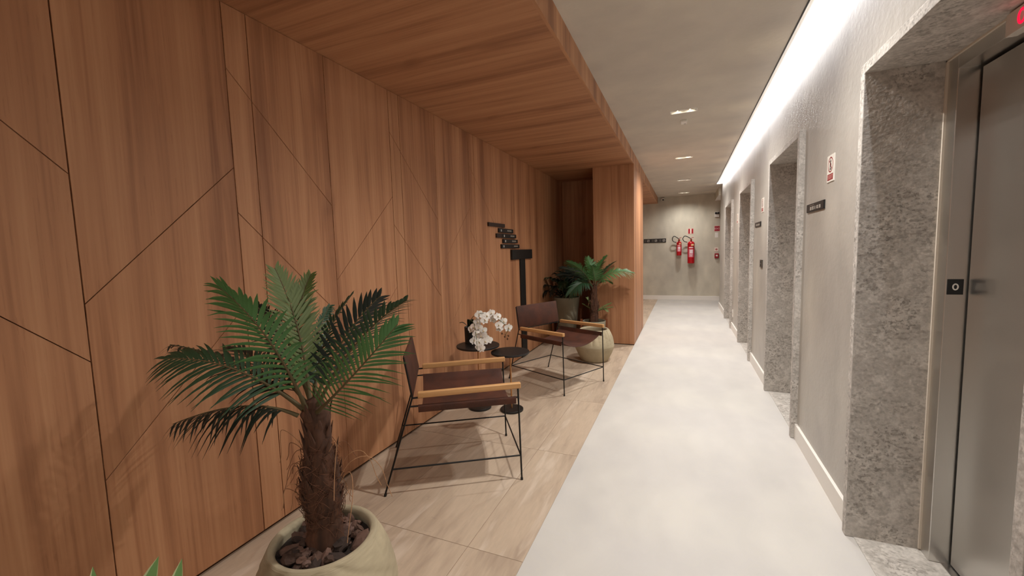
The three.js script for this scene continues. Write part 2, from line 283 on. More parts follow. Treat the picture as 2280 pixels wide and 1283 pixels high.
// ---------------------------------------------------------------- armchairs
function makeArmchair(label) {
  const t = thing('armchair', label, 'armchair'), W = 0.325, r = 0.0056;   // x = depth (forward), origin under the middle of the seat
  const D = 0.4225, P = (u, y, s) => V(u - D, y, s * W);
  for (const s of [-1, 1]) {
    const front = obj('leg', rod(P(0.845, 0.006, s), P(0.836, 0.598, s), r), M.blackMetal, t);
    obj('foot', rod(P(0.845, 0, s), P(0.8445, 0.014, s), r * 1.5), M.black, front);
    const rear = obj('leg', rod(P(0, 0.006, s), P(0.19, 0.6, s), r), M.blackMetal, t);
    obj('foot', rod(P(0, 0, s), P(0.0044, 0.014, s), r * 1.5), M.black, rear);
    obj('stretcher', rod(P(0.052, 0.163, s), P(0.8425, 0.163, s), r * 0.9), M.blackMetal, t);
    obj('seat_rail', rod(P(0.172, 0.543, s), P(0.837, 0.543, s), r), M.blackMetal, t);
    obj('arm_rod', rod(P(0.188, 0.594, s), P(0.84, 0.61, s), r), M.blackMetal, t);
    const a = rbx(0.222 - D, 0.853 - D, -0.0175, 0.0175, -0.0165, 0.0165, 0.005, 3); a.rotateZ(0.014); a.translate(0, 0.6145, s * W); const q = a.attributes.position, uv = a.attributes.uv; for (let i = 0; i < q.count; i++) uv.setXY(i, q.getY(i) + q.getZ(i), q.getX(i)); obj('armrest', a, M.oak, t);
    obj('back_post', rod(P(0.189, 0.594, s), P(0.151, 0.846, s), r), M.blackMetal, t);
  }
  obj('stretcher', rod(P(0.052, 0.163, -1), P(0.052, 0.163, 1), r * 0.9), M.blackMetal, t);
  obj('stretcher', rod(P(0.8425, 0.163, -1), P(0.8425, 0.163, 1), r * 0.9), M.blackMetal, t);
  obj('back_rail', rod(P(0.189, 0.598, -1), P(0.189, 0.598, 1), r), M.blackMetal, t);
  // backrest: a leather-covered slab that bows back a little
  const bp = new RoundedBoxGeometry(0.014, 0.246, 0.645, 3, 0.006).toNonIndexed(), p = bp.attributes.position;
  boxUV(bp); for (let i = 0; i < p.count; i++) { const y = p.getY(i), z = p.getZ(i); p.setX(i, p.getX(i) - 0.16 * y - 0.012 * (1 - (z / 0.32) ** 2)); }
  bp.computeVertexNormals(); const bk = toCreasedNormals(bp, 0.7); bk.translate(0.172 - D, 0.729, 0); obj('backrest', bk, M.leather, t);
  // sling: hangs between the two seat rails, hem wrapped round each rail
  const prof = []; const hem = (s) => [[W + 0.0085, 0.506], [W + 0.009, 0.535], [W + 0.0075, 0.5475], [W, 0.5512]].map(([z, y]) => [z * s, y]);
  prof.push(...hem(-1)); for (let k = 1; k < 28; k++) { const q = -1 + (2 * k) / 28; prof.push([q * W, 0.5512 - 0.098 * (1 - q * q) ** 0.85 - 0.004 * (1 - q * q)]); } prof.push(...hem(1).reverse());
  const NU = 18, pos = [], uvs = [], idx = []; const th = 0.003;
  for (const lay of [0, 1]) for (let i = 0; i <= NU; i++) for (let j = 0; j < prof.length; j++) {
    const u = 0.222 + (0.822 - 0.222) * (i / NU), [z, y] = prof[j], j0 = Math.max(0, j - 1), j1 = Math.min(prof.length - 1, j + 1), tz = prof[j1][0] - prof[j0][0], ty = prof[j1][1] - prof[j0][1], L = Math.hypot(tz, ty) || 1;
    const dip = -0.006 * Math.sin((i / NU) * Math.PI) * (1 - (z / W) ** 2 > 0 ? 1 : 0), e = 0.008 * (1 - Math.min(1, (z / W) ** 2)) * (2 * (i / NU) - 1);
    pos.push(u - D - e, y + dip + (lay ? -th * tz / L : 0), z + (lay ? th * ty / L : 0)); uvs.push(u, j * 0.024);
  }
  const n = prof.length, off = (NU + 1) * n;
  for (let i = 0; i < NU; i++) for (let j = 0; j + 1 < n; j++) { const a = i * n + j, b = a + 1, c = a + n, d = c + 1; idx.push(a, b, c, b, d, c, a + off, c + off, b + off, b + off, c + off, d + off); }
  for (let j = 0; j + 1 < n; j++) for (const i of [0, NU]) { const a = i * n + j, b = a + 1; i ? idx.push(a, b, a + off, b, b + off, a + off) : idx.push(a, a + off, b, b, a + off, b + off); }
  for (let i = 0; i < NU; i++) for (const j of [0, n - 1]) { const a = i * n + j, b = a + n; j ? idx.push(a, a + off, b, b, a + off, b + off) : idx.push(a, b, a + off, b, b + off, a + off); }
  const sg = new THREE.BufferGeometry(); sg.setAttribute('position', new THREE.Float32BufferAttribute(pos, 3)); sg.setAttribute('uv', new THREE.Float32BufferAttribute(uvs, 2)); sg.setIndex(idx); sg.computeVertexNormals();
  obj('seat', sg, M.leather, t);
  return t;
}
const chair = makeArmchair('brown leather sling armchair nearest the camera, seen side on behind the big palm');
chair.position.set(-1.481, 0, -2.389); chair.rotation.y = Math.atan2(0.534, 0.845);
const chair2 = chair.clone(); chair2.name = numbered('armchair'); scene.add(chair2); chair2.position.set(-1.337, 0, -4.384); chair2.rotation.y = -Math.atan2(0.44, 0.896);
tag(chair2, 'brown leather sling armchair seen from the front, beside the pleated concrete pot', 'armchair');
for (const c of [chair, chair2]) c.userData.group = 'leather sling armchairs';

// ---------------------------------------------------------------- side tables
function sideTable(label, x, z, h, r) {
  const t = thing('side_table', label, 'side table', [x, 0, z], 0, 'black round side tables');
  obj('tabletop', lathe([[0, h - 0.018], [r - 0.004, h - 0.018], [r, h - 0.014], [r, h - 0.003], [r - 0.003, h], [0, h]], 64), M.blackTop, t);
  obj('stem', rod(V(0, 0.018, 0), V(0, h - 0.018, 0), 0.0075, 20), M.copper, t);
  obj('base', lathe([[0, 0.0], [0.104, 0.0], [0.106, 0.003], [0.106, 0.017], [0.102, 0.02], [0, 0.02]], 48), M.blackTop, t);
}
sideTable('taller black round side table by the wall carrying the white orchid', -1.768, -3.36, 0.603, 0.2);
sideTable('lower black round side table standing empty between the armchairs', -1.461, -3.4, 0.553, 0.176);

// ---------------------------------------------------------------- plants
function frond(parent, [a, b, c], m, { n = 26, len = 0.17, w = 0.0085, droop = 0.35, vee = 0.35, bare = 0.16, lean = 0 } = {}) {
  const A = V(...a), B = V(...b), C = V(...c), ctrl = B.clone().multiplyScalar(2).sub(A.clone().add(C).multiplyScalar(0.5));
  const curve = new THREE.QuadraticBezierCurve3(A, ctrl, C), pos = [], idx = []; const total = curve.getLength();
  for (let i = 0; i < n; i++) for (const s of [-1, 1]) {
    const t = bare + (0.995 - bare) * ((i + (s > 0 ? 0.35 : 0)) / n), p = curve.getPoint(t), T = curve.getTangent(t);
    let side = T.clone().cross(V(0, 1, 0)); if (side.length() < 0.15) side = V(1, 0, 0.3); side.normalize(); const up = side.clone().cross(T).normalize();
    side.applyAxisAngle(T, lean); up.applyAxisAngle(T, lean);
    const q = (t - bare) / (1 - bare), L = len * (0.42 + 0.58 * Math.sin(Math.PI * Math.min(1, 0.18 + q * 0.72))) * (1 - 0.45 * q ** 4) * rr(0.9, 1.08), ang = 1.05 - 0.62 * q + rr(-0.06, 0.06);
    const dir = T.clone().multiplyScalar(Math.cos(ang)).addScaledVector(side, s * Math.sin(ang)).addScaledVector(up, vee * (1 - 0.4 * q)).normalize(), wd = T.clone().addScaledVector(dir, -T.dot(dir)).normalize();
    const nr = dir.clone().cross(wd).normalize(); const base = pos.length / 3, dr = droop * rr(0.6, 1.4);
    for (let k = 0; k <= 4; k++) {
      const f = k / 4, ww = w * [0.55, 1, 0.95, 0.62, 0.06][k], x = p.clone().addScaledVector(dir, L * f); x.y -= dr * L * f * f;
      for (const e of [-1, 0, 1]) { const y = x.clone().addScaledVector(wd, e * ww).addScaledVector(nr, e ? 0 : -0.18 * ww); pos.push(y.x, y.y, y.z); }
    }
    for (let k = 0; k < 4; k++) for (let e = 0; e < 2; e++) { const o = base + k * 3 + e; idx.push(o, o + 1, o + 3, o + 1, o + 4, o + 3); }
  }
  const g = new THREE.BufferGeometry(); g.setAttribute('position', new THREE.Float32BufferAttribute(pos, 3)); g.setIndex(idx); g.computeVertexNormals(); g.setAttribute('uv', new THREE.Float32BufferAttribute(new Float32Array(pos.length / 3 * 2), 2));
  const f = obj('frond', g, m, parent);
  const pts = []; for (let k = 0; k <= 12; k++) pts.push(curve.getPoint(k / 12)); const rg = new THREE.TubeGeometry(curve, 16, 0.0042 * Math.min(1, total / 0.5), 6); const rp = rg.attributes.position;
  for (let i = 0; i < rp.count; i++) { const k = Math.floor(i / 7) / 16, cpt = curve.getPoint(k), sc = 0.35 + 1.3 * (1 - k) ** 4 + 0.65 * (1 - k); rp.setXYZ(i, cpt.x + (rp.getX(i) - cpt.x) * sc, cpt.y + (rp.getY(i) - cpt.y) * sc, cpt.z + (rp.getZ(i) - cpt.z) * sc); }
  obj('rachis', rg, M.petiole, f); return f;
}
function pleatedPot(parent, turn = 0, pleat = 1, name = 'pot') {          // concrete pot cast like a tied cloth sack
  const prof = [[0.0, 0.0], [0.16, 0.0], [0.172, 0.006], [0.196, 0.05], [0.226, 0.11], [0.248, 0.165], [0.254, 0.186], [0.2535, 0.193], [0.2565, 0.198], [0.256, 0.21], [0.25, 0.25], [0.236, 0.31], [0.214, 0.365], [0.196, 0.4], [0.19, 0.412], [0.183, 0.42], [0.172, 0.42], [0.163, 0.413], [0.16, 0.4], [0.166, 0.36], [0.17, 0.31], [0, 0.31]];
  const rows = []; prof.forEach((q, i) => { rows.push(q); const n = prof[i + 1]; if (n && q[1] >= 0.2 && n[0] > 0.18) for (const f of [0.25, 0.5, 0.75]) rows.push([q[0] + (n[0] - q[0]) * f, q[1] + (n[1] - q[1]) * f]); });
  const g = lathe(rows, 264), p = g.attributes.position;
  for (let i = 0; i < p.count; i++) {
    const x = p.getX(i), y = p.getY(i), z = p.getZ(i), R = Math.hypot(x, z); if (R < 1e-6 || R < 0.171 + (y < 0.4 ? 0.002 : 0) && y > 0.3) continue;
    const th = Math.atan2(z, x), up = sm(0.2, 0.34, y) * (1 - sm(0.405, 0.42, y)), dn = sm(0.2, 0.12, y) * sm(0, 0.06, y);
    const ph = th * 22 + 1.6 * Math.sin(th * 2 + 0.7) + 1.1 * Math.sin(th * 5 + 8 * y), ridge = Math.abs(Math.sin(ph * 0.5)), deep = 0.55 + 0.45 * Math.sin(th * 7 + 2), crease = (c, w, k2) => { const q = Math.atan2(Math.sin(th - c - k2 * (y - 0.3)), Math.cos(th - c - k2 * (y - 0.3))); return Math.exp(-(q * q) / w); };
    const k = 1 + up * (pleat * 0.075 * deep * (ridge - 0.7) - 0.022 * (crease(0.9, 0.006, 7) + crease(2.6, 0.005, -6) + crease(-1.2, 0.006, 5) + crease(-2.4, 0.004, -8))) + dn * 0.008 * Math.sin(th * 3 + 1);
    p.setX(i, x * k); p.setZ(i, z * k);
  }
  g.computeVertexNormals(); g.rotateY(turn); return obj(name, g, M.pot, parent);
}
function soilDisc(parent, r, y) { return obj('soil', lathe([[0, y], [r * 0.6, y + 0.004], [r, y]].reverse(), 32), M.soil, parent); }
function barkChips(parent, r, y, n) {
  const shapes = []; for (let k = 0; k < 6; k++) { const g = new THREE.IcosahedronGeometry(1, 1), p = g.attributes.position; for (let i = 0; i < p.count; i++) { const x = p.getX(i), yy = p.getY(i), z = p.getZ(i), q = 0.72 + 0.5 * hash(Math.round(x * 40) + 99, Math.round(yy * 40) + Math.round(z * 40) * 7 + 50, k); p.setXYZ(i, x * q, yy * q, z * q); } g.computeVertexNormals(); shapes.push(g); }
  for (let i = 0; i < n; i++) { const a = rnd() * 6.283, q = r * Math.sqrt(0.12 + 0.88 * rnd()) * 0.92, m = obj('bark_chip', shapes[i % 6], M.bark[(i * 7) % 5], parent); const s = rr(0.015, 0.034); m.scale.set(s * 1.25, s * 0.6, s * rr(0.7, 1)); m.position.set(Math.cos(a) * q, y + rr(-0.004, 0.022), Math.sin(a) * q); m.rotation.set(rr(-0.8, 0.8), rr(0, 6), rr(-0.8, 0.8)); }
}
function palmTrunk(parent, y0, y1, dx, shaggy) {
  const prof = [[0.062, y0 - 0.03], [0.064, y0 + 0.02], [0.058, y0 + 0.1], [0.056, y0 + 0.15], [0.068, y0 + 0.2], [0.07, y0 + 0.27], [0.056, y0 + 0.34], [0.044, y0 + 0.4], [0.042, y1 - 0.06], [0.05, y1 - 0.01], [0.03, y1 + 0.035], [0.002, y1 + 0.05]];
  const fine = []; for (let i = 0; i + 1 < prof.length; i++) for (let k = 0; k < 5; k++) { const t = k / 5; fine.push([prof[i][0] + (prof[i + 1][0] - prof[i][0]) * t, prof[i][1] + (prof[i + 1][1] - prof[i][1]) * t]); } fine.push(prof[prof.length - 1]);
  const g = lathe(fine, 40), p = g.attributes.position;
  for (let i = 0; i < p.count; i++) { const x = p.getX(i), y = p.getY(i), z = p.getZ(i), th = Math.atan2(z, x), u = (th / 6.2832 + 1) % 1, k = 1 + 0.34 * (fbm(u, y * 0.8, 9, 12, 3, 41) - 0.5) + 0.05 * Math.sin(y * 150 + th * 3); p.setX(i, x * k + dx * (1 - (y - y0) / (y1 - y0))); p.setZ(i, z * k); }
  g.computeVertexNormals(); const tr = obj('trunk', g, M.trunk, parent);
  const axis = (y) => dx * (1 - (y - y0) / (y1 - y0)), skin = (y) => { for (let i = 0; i + 1 < prof.length; i++) if (y <= prof[i + 1][1]) { const f = (y - prof[i][1]) / (prof[i + 1][1] - prof[i][1]); return prof[i][0] + (prof[i + 1][0] - prof[i][0]) * f; } return 0.03; };
  const at = (a, y, out) => V(Math.cos(a) * (skin(y) + out) + axis(y), y, Math.sin(a) * (skin(y) + out));
  const strands = []; for (let i = 0; i < shaggy * 5; i++) {       // matted fibres lying on the bark
    const a = rr(0, 6.283), y = y0 + 0.3 * rnd() + 0.1, b = a + rr(-0.9, 0.9), yy = y + rr(-0.05, 0.07), o = rr(0.002, 0.014);
    strands.push(tube([at(a, y, 0), at((a + b) / 2, (y + yy) / 2 + rr(-0.01, 0.015), o), at(b, yy, rr(0.004, 0.02))], rr(0.0005, 0.0011), 5, 3));
  }
  const mat = obj('fibre_mat', strands, M.fibreDark, parent); mat.userData.kind = 'stuff';
  for (let i = 0; i < shaggy / 5; i++) {                            // long loose curls
    const a = rr(0, 6.283), y = y0 + rr(0.16, 0.4), l = i % 4 ? rr(0.03, 0.07) : rr(0.08, 0.15), b = a + rr(-0.7, 0.7), q = (f, e, up) => at(a + (b - a) * f, y + up, e);
    obj('fibre', tube([q(0, 0, 0), q(0.25, l * 0.45, l * 0.45), q(0.55, l * 0.8, l * 0.5), q(0.8, l, l * 0.15), q(1, l * 1.1, -l * 0.45), q(1.1, l * 1.25, -l * 0.8)], 0.0012, 18, 5), i % 2 ? M.fibre : M.fibrePale, parent);
  }
  const scales = []; for (let i = 0; i < 34; i++) { const a = i * 2.4 + rr(-0.2, 0.2), y = y0 + 0.13 + (i / 34) * (y1 - y0 - 0.13), s = lathe([[0.001, 0.07], [0.006, 0.05], [0.016, 0], [0.004, -0.012]], 7); s.scale(rr(0.8, 1.3), rr(0.7, 1.2), 0.4); s.rotateX(0.25); s.rotateY(Math.PI / 2 - a); const c = at(a, y, -0.004); s.translate(c.x, c.y, c.z); obj('leaf_base', s, M.trunk, tr); }
  return tr;
}
// large palm in front
{
  const t = thing('potted_palm', 'large fan of dark green palm fronds on a shaggy trunk in the nearest beige pot', 'potted palm', [-1.237, 0, -1.065]);
  pleatedPot(t, 1.1, 0.12); soilDisc(t, 0.164, 0.375); barkChips(t, 0.15, 0.385, 76);
  palmTrunk(t, 0.36, 0.9, 0.012, 96);
  const A = { len: 0.2, w: 0.0064, n: 23 };
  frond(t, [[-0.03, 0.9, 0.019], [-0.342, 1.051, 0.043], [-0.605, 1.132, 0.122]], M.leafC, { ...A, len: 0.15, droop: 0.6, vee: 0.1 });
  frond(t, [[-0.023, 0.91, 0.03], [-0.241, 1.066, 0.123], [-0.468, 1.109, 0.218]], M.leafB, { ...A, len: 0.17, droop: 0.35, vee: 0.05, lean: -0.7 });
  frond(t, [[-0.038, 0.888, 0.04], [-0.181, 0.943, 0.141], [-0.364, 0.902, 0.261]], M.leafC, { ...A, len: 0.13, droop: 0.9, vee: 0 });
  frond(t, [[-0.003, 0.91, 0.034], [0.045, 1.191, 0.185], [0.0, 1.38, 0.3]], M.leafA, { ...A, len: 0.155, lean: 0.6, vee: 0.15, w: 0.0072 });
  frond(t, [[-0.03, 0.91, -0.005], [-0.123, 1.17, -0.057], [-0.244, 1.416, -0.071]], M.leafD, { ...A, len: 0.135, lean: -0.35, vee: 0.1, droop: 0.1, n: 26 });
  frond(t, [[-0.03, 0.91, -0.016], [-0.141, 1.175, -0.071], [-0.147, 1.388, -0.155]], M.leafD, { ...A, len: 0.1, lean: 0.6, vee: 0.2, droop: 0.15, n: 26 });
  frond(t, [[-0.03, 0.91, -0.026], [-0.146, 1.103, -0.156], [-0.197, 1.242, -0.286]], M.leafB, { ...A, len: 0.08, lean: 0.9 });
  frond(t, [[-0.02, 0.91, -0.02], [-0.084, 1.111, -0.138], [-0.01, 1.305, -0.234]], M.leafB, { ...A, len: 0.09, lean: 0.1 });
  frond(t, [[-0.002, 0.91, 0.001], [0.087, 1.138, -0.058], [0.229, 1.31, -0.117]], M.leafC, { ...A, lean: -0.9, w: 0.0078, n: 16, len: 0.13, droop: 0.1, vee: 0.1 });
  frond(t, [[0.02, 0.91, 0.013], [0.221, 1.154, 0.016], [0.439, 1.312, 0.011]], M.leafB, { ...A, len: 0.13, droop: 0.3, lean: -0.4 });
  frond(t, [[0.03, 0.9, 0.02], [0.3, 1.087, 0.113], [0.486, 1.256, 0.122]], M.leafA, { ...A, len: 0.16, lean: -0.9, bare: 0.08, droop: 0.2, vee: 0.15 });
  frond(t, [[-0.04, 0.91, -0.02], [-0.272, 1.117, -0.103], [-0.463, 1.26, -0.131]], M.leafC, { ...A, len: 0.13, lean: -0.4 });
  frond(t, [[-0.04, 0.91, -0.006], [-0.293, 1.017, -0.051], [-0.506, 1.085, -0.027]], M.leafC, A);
}
// palm on a trunk in the niche
{
  const t = thing('potted_palm', 'small palm with a thick brown trunk in front of the wooden column', 'potted palm', [-1.225, 0, -6.03]);
  obj('pot', lathe([[0, 0.12], [0.13, 0.12], [0.145, 0.13], [0.168, 0.4], [0.17, 0.41], [0.16, 0.415], [0.152, 0.4], [0.148, 0.37], [0, 0.37]], 56), M.potPlain, t);
  for (const a of [-0.395, 2.75, -1.95]) { const x = Math.cos(a) * 0.185, z = Math.sin(a) * 0.185; obj('stand_leg', rbx(x - 0.016, x + 0.016, 0, 0.44, z - 0.016, z + 0.016, 0.004), M.woodLeg, t); }
  obj('stand_rail', [-0.395, 2.75, -1.95].map((a) => rod(V(Math.cos(a) * 0.175, 0.105, Math.sin(a) * 0.175), V(0, 0.105, 0), 0.012)), M.woodLeg, t);
  soilDisc(t, 0.15, 0.375); palmTrunk(t, 0.38, 0.92, 0, 14);
  const A = { len: 0.19, w: 0.0085, n: 24 };
  frond(t, [[-0.011, 0.92, 0.005], [-0.137, 1.159, 0.166], [-0.311, 1.297, 0.325]], M.leafA, { ...A, lean: 0.5 });
  frond(t, [[-0.021, 0.92, -0.013], [-0.215, 1.11, -0.018], [-0.495, 1.196, 0.034]], M.leafC, { ...A, lean: -0.6 });
  frond(t, [[-0.005, 0.92, -0.031], [-0.054, 1.165, -0.086], [-0.114, 1.333, -0.126]], M.leafA, A);
  frond(t, [[0.016, 0.92, -0.02], [0.055, 1.163, -0.11], [0.16, 1.352, -0.197]], M.leafA, A);
  frond(t, [[0.034, 0.92, -0.026], [0.125, 1.126, -0.16], [0.28, 1.271, -0.262]], M.leafB, { ...A, len: 0.12 });
  frond(t, [[0.038, 0.92, 0.002], [0.259, 1.113, -0.022], [0.545, 1.107, -0.098]], M.leafA, { ...A, droop: 0.5, lean: 0.5 });
  frond(t, [[0.03, 0.92, -0.03], [0.116, 0.983, -0.17], [0.2, 0.953, -0.255]], M.leafA, { ...A, len: 0.12 });
  frond(t, [[-0.007, 0.92, 0.025], [-0.12, 0.989, 0.224], [-0.268, 0.841, 0.372]], M.leafB, { ...A, droop: 0.5, lean: -0.5 });
  frond(t, [[-0.017, 0.92, 0.007], [-0.265, 1.069, 0.057], [-0.5, 1.087, 0.122]], M.leafC, { ...A, lean: -0.5 });
  frond(t, [[0.023, 0.92, 0.012], [0.043, 1.127, 0.199], [0.05, 1.235, 0.348]], M.leafA, A);
  const B = { len: 0.09, w: 0.0075, n: 12, bare: 0.15, droop: 0.2 };
  for (const q of [[[0.015, 0.54, -0.006], [-0.07, 0.601, 0.029], [-0.149, 0.657, 0.062]], [[0.015, 0.53, -0.006], [-0.063, 0.668, 0.026], [-0.097, 0.746, 0.019]], [[0.015, 0.53, -0.006], [0.129, 0.601, -0.108], [0.229, 0.654, -0.183]], [[0.015, 0.53, -0.006], [0.141, 0.584, -0.038], [0.262, 0.605, -0.056]], [[0.015, 0.52, -0.006], [0.116, 0.576, 0.006], [0.186, 0.562, 0.031]]]) frond(t, q, M.leafPale, B);
}
// bushy plant in the tall planter, back corner
{
  const t = thing('potted_fern', 'bushy dark plant filling the tall tapered planter in the back corner', 'potted plant', [-1.77, 0, -6.52]);
  obj('planter', lathe([[0, 0.1], [0.13, 0.1], [0.14, 0.11], [0.212, 0.69], [0.214, 0.702], [0.206, 0.706], [0.196, 0.7], [0.19, 0.66], [0, 0.66]], 56), M.potPlain, t); soilDisc(t, 0.192, 0.665);
  for (const a of [-0.395, 2.75, -1.95]) { const x = Math.cos(a) * 0.228, z = Math.sin(a) * 0.228; obj('stand_leg', rbx(x - 0.018, x + 0.018, 0, 0.515, z - 0.018, z + 0.018, 0.004), M.woodLeg, t); }
  obj('stand_rail', [-0.395, 2.75, -1.95].map((a) => rod(V(Math.cos(a) * 0.215, 0.085, Math.sin(a) * 0.215), V(0, 0.085, 0), 0.014)), M.woodLeg, t);
  const A = { len: 0.16, w: 0.012, n: 18, droop: 0.5, bare: 0.1 };
  for (const [q, m] of [[[[-0.023, 0.66, 0.01], [-0.126, 0.959, 0.161], [-0.27, 1.025, 0.281]], 1], [[[-0.031, 0.66, 0.035], [-0.174, 0.875, 0.203], [-0.27, 0.907, 0.329]], 0], [[[-0.05, 0.66, 0.021], [-0.2, 0.815, 0.226], [-0.28, 0.747, 0.375]], 0], [[[-0.021, 0.66, -0.013], [-0.1, 0.99, -0.004], [-0.22, 1.076, 0.013]], 0], [[[-0.009, 0.66, 0.004], [-0.025, 1.01, 0.065], [-0.109, 1.128, 0.154]], 1], [[[-0.001, 0.66, -0.021], [0.034, 1.014, -0.079], [0.011, 1.116, -0.113]], 0], [[[0.018, 0.66, -0.007], [0.142, 0.99, -0.005], [0.235, 1.063, 0.01]], 1], [[[0.031, 0.66, -0.013], [0.219, 0.897, 0.017], [0.33, 0.884, 0.025]], 0], [[[0.023, 0.66, 0.012], [0.144, 0.902, 0.156], [0.274, 0.827, 0.254]], 1], [[[-0.015, 0.66, 0.039], [-0.053, 0.896, 0.261], [-0.118, 0.792, 0.42]], 0], [[[0.005, 0.66, 0.03], [0.039, 0.949, 0.222], [0.024, 0.892, 0.38]], 1], [[[0.006, 0.66, -0.024], [0.139, 0.934, -0.166], [0.228, 0.971, -0.269]], 0], [[[0, 0.66, 0.02], [0.08, 0.93, 0.12], [0.15, 0.99, 0.2]], 0], [[[-0.02, 0.66, 0.02], [-0.09, 0.94, 0.12], [-0.12, 1.0, 0.24]], 0]]) frond(t, q, m ? M.leafB : M.leafC, A);
}
{ // empty pleated pot beside the second armchair
  const t = thing('flower_pot', 'pleated beige concrete pot, dark inside, beside the farther armchair', 'pot', [-1.09, 0, -5.36]);
  pleatedPot(t, 0.35); soilDisc(t, 0.166, 0.33);
}
// plant whose leaf tips rise into the bottom edge
{
  const t = thing('potted_agave', 'pale green pointed leaf tips rising at the bottom edge before the panelled wall', 'potted plant', [-1.17, 0, -0.48]);
  pleatedPot(t, 2, 0.12); soilDisc(t, 0.166, 0.37);
  const edge = std({ color: 0xc2cc9c, roughness: 0.5, side: THREE.DoubleSide }), blade = std({ color: 0x6f9a5c, roughness: 0.5, side: THREE.DoubleSide });
  function leaf(tip, lean, w) {
    const a = V(lean[0] * 0.1, 0.37, lean[1] * 0.1), e = V(...tip), b = a.clone().lerp(e, 0.5).add(V(lean[0] * 0.05, 0.03, lean[1] * 0.05)), cv = new THREE.QuadraticBezierCurve3(a, b, e), S = V(0.922, 0, -0.386);
    for (const pass of [0, 1]) {
      const pos = [], idx = [], N = 12; for (let i = 0; i <= N; i++) { const q = i / N, p = cv.getPoint(q), ww = w * Math.sin(Math.PI * Math.min(1, 0.3 + 0.7 * q)) ** 0.9 * (1 - q * 0.25) + (q > 0.99 ? 0 : 0.001), k = pass ? [0.72, 0.3, 0] : [1, 0.86, 0.72];
        const cols = pass ? [-0.72, 0, 0.72] : [-1, -0.7, 0.7, 1]; for (const c of cols) { const y = p.clone().addScaledVector(S, c * ww); y.z -= 0.35 * ww * (1 - c * c) - (pass ? 0 : 0); y.x -= 0.15 * ww * (1 - c * c); pos.push(y.x, y.y, y.z); } }
      const n = pass ? 3 : 4; for (let i = 0; i < N; i++) for (let j = 0; j + 1 < n; j++) { if (!pass && j === 1) continue; const o = i * n + j; idx.push(o, o + 1, o + n, o + 1, o + n + 1, o + n); }
      const g = new THREE.BufferGeometry(); g.setAttribute('position', new THREE.Float32BufferAttribute(pos, 3)); g.setIndex(idx); g.computeVertexNormals();
      if (pass) obj('blade', g, blade, t.userData.__leaf); else { t.userData.__leaf = obj('leaf', g, edge, t); t.userData.__leaf.userData.label = 'green leaf with pale edges'; }
    }
    delete t.userData.__leaf;
  }
  leaf([-0.088, 0.755, 0.034], [-0.3, 0.3], 0.055); leaf([0.055, 0.776, -0.026], [-0.5, 0.3], 0.062); leaf([0.103, 0.768, -0.047], [0.1, 0.1], 0.05);
  leaf([-0.22, 0.6, 0.1], [-0.8, 0.4], 0.03); leaf([0.2, 0.58, 0.08], [0.8, 0.4], 0.03); leaf([0.0, 0.62, 0.2], [0, 1], 0.03); leaf([-0.1, 0.56, -0.16], [0, -1], 0.03);
}
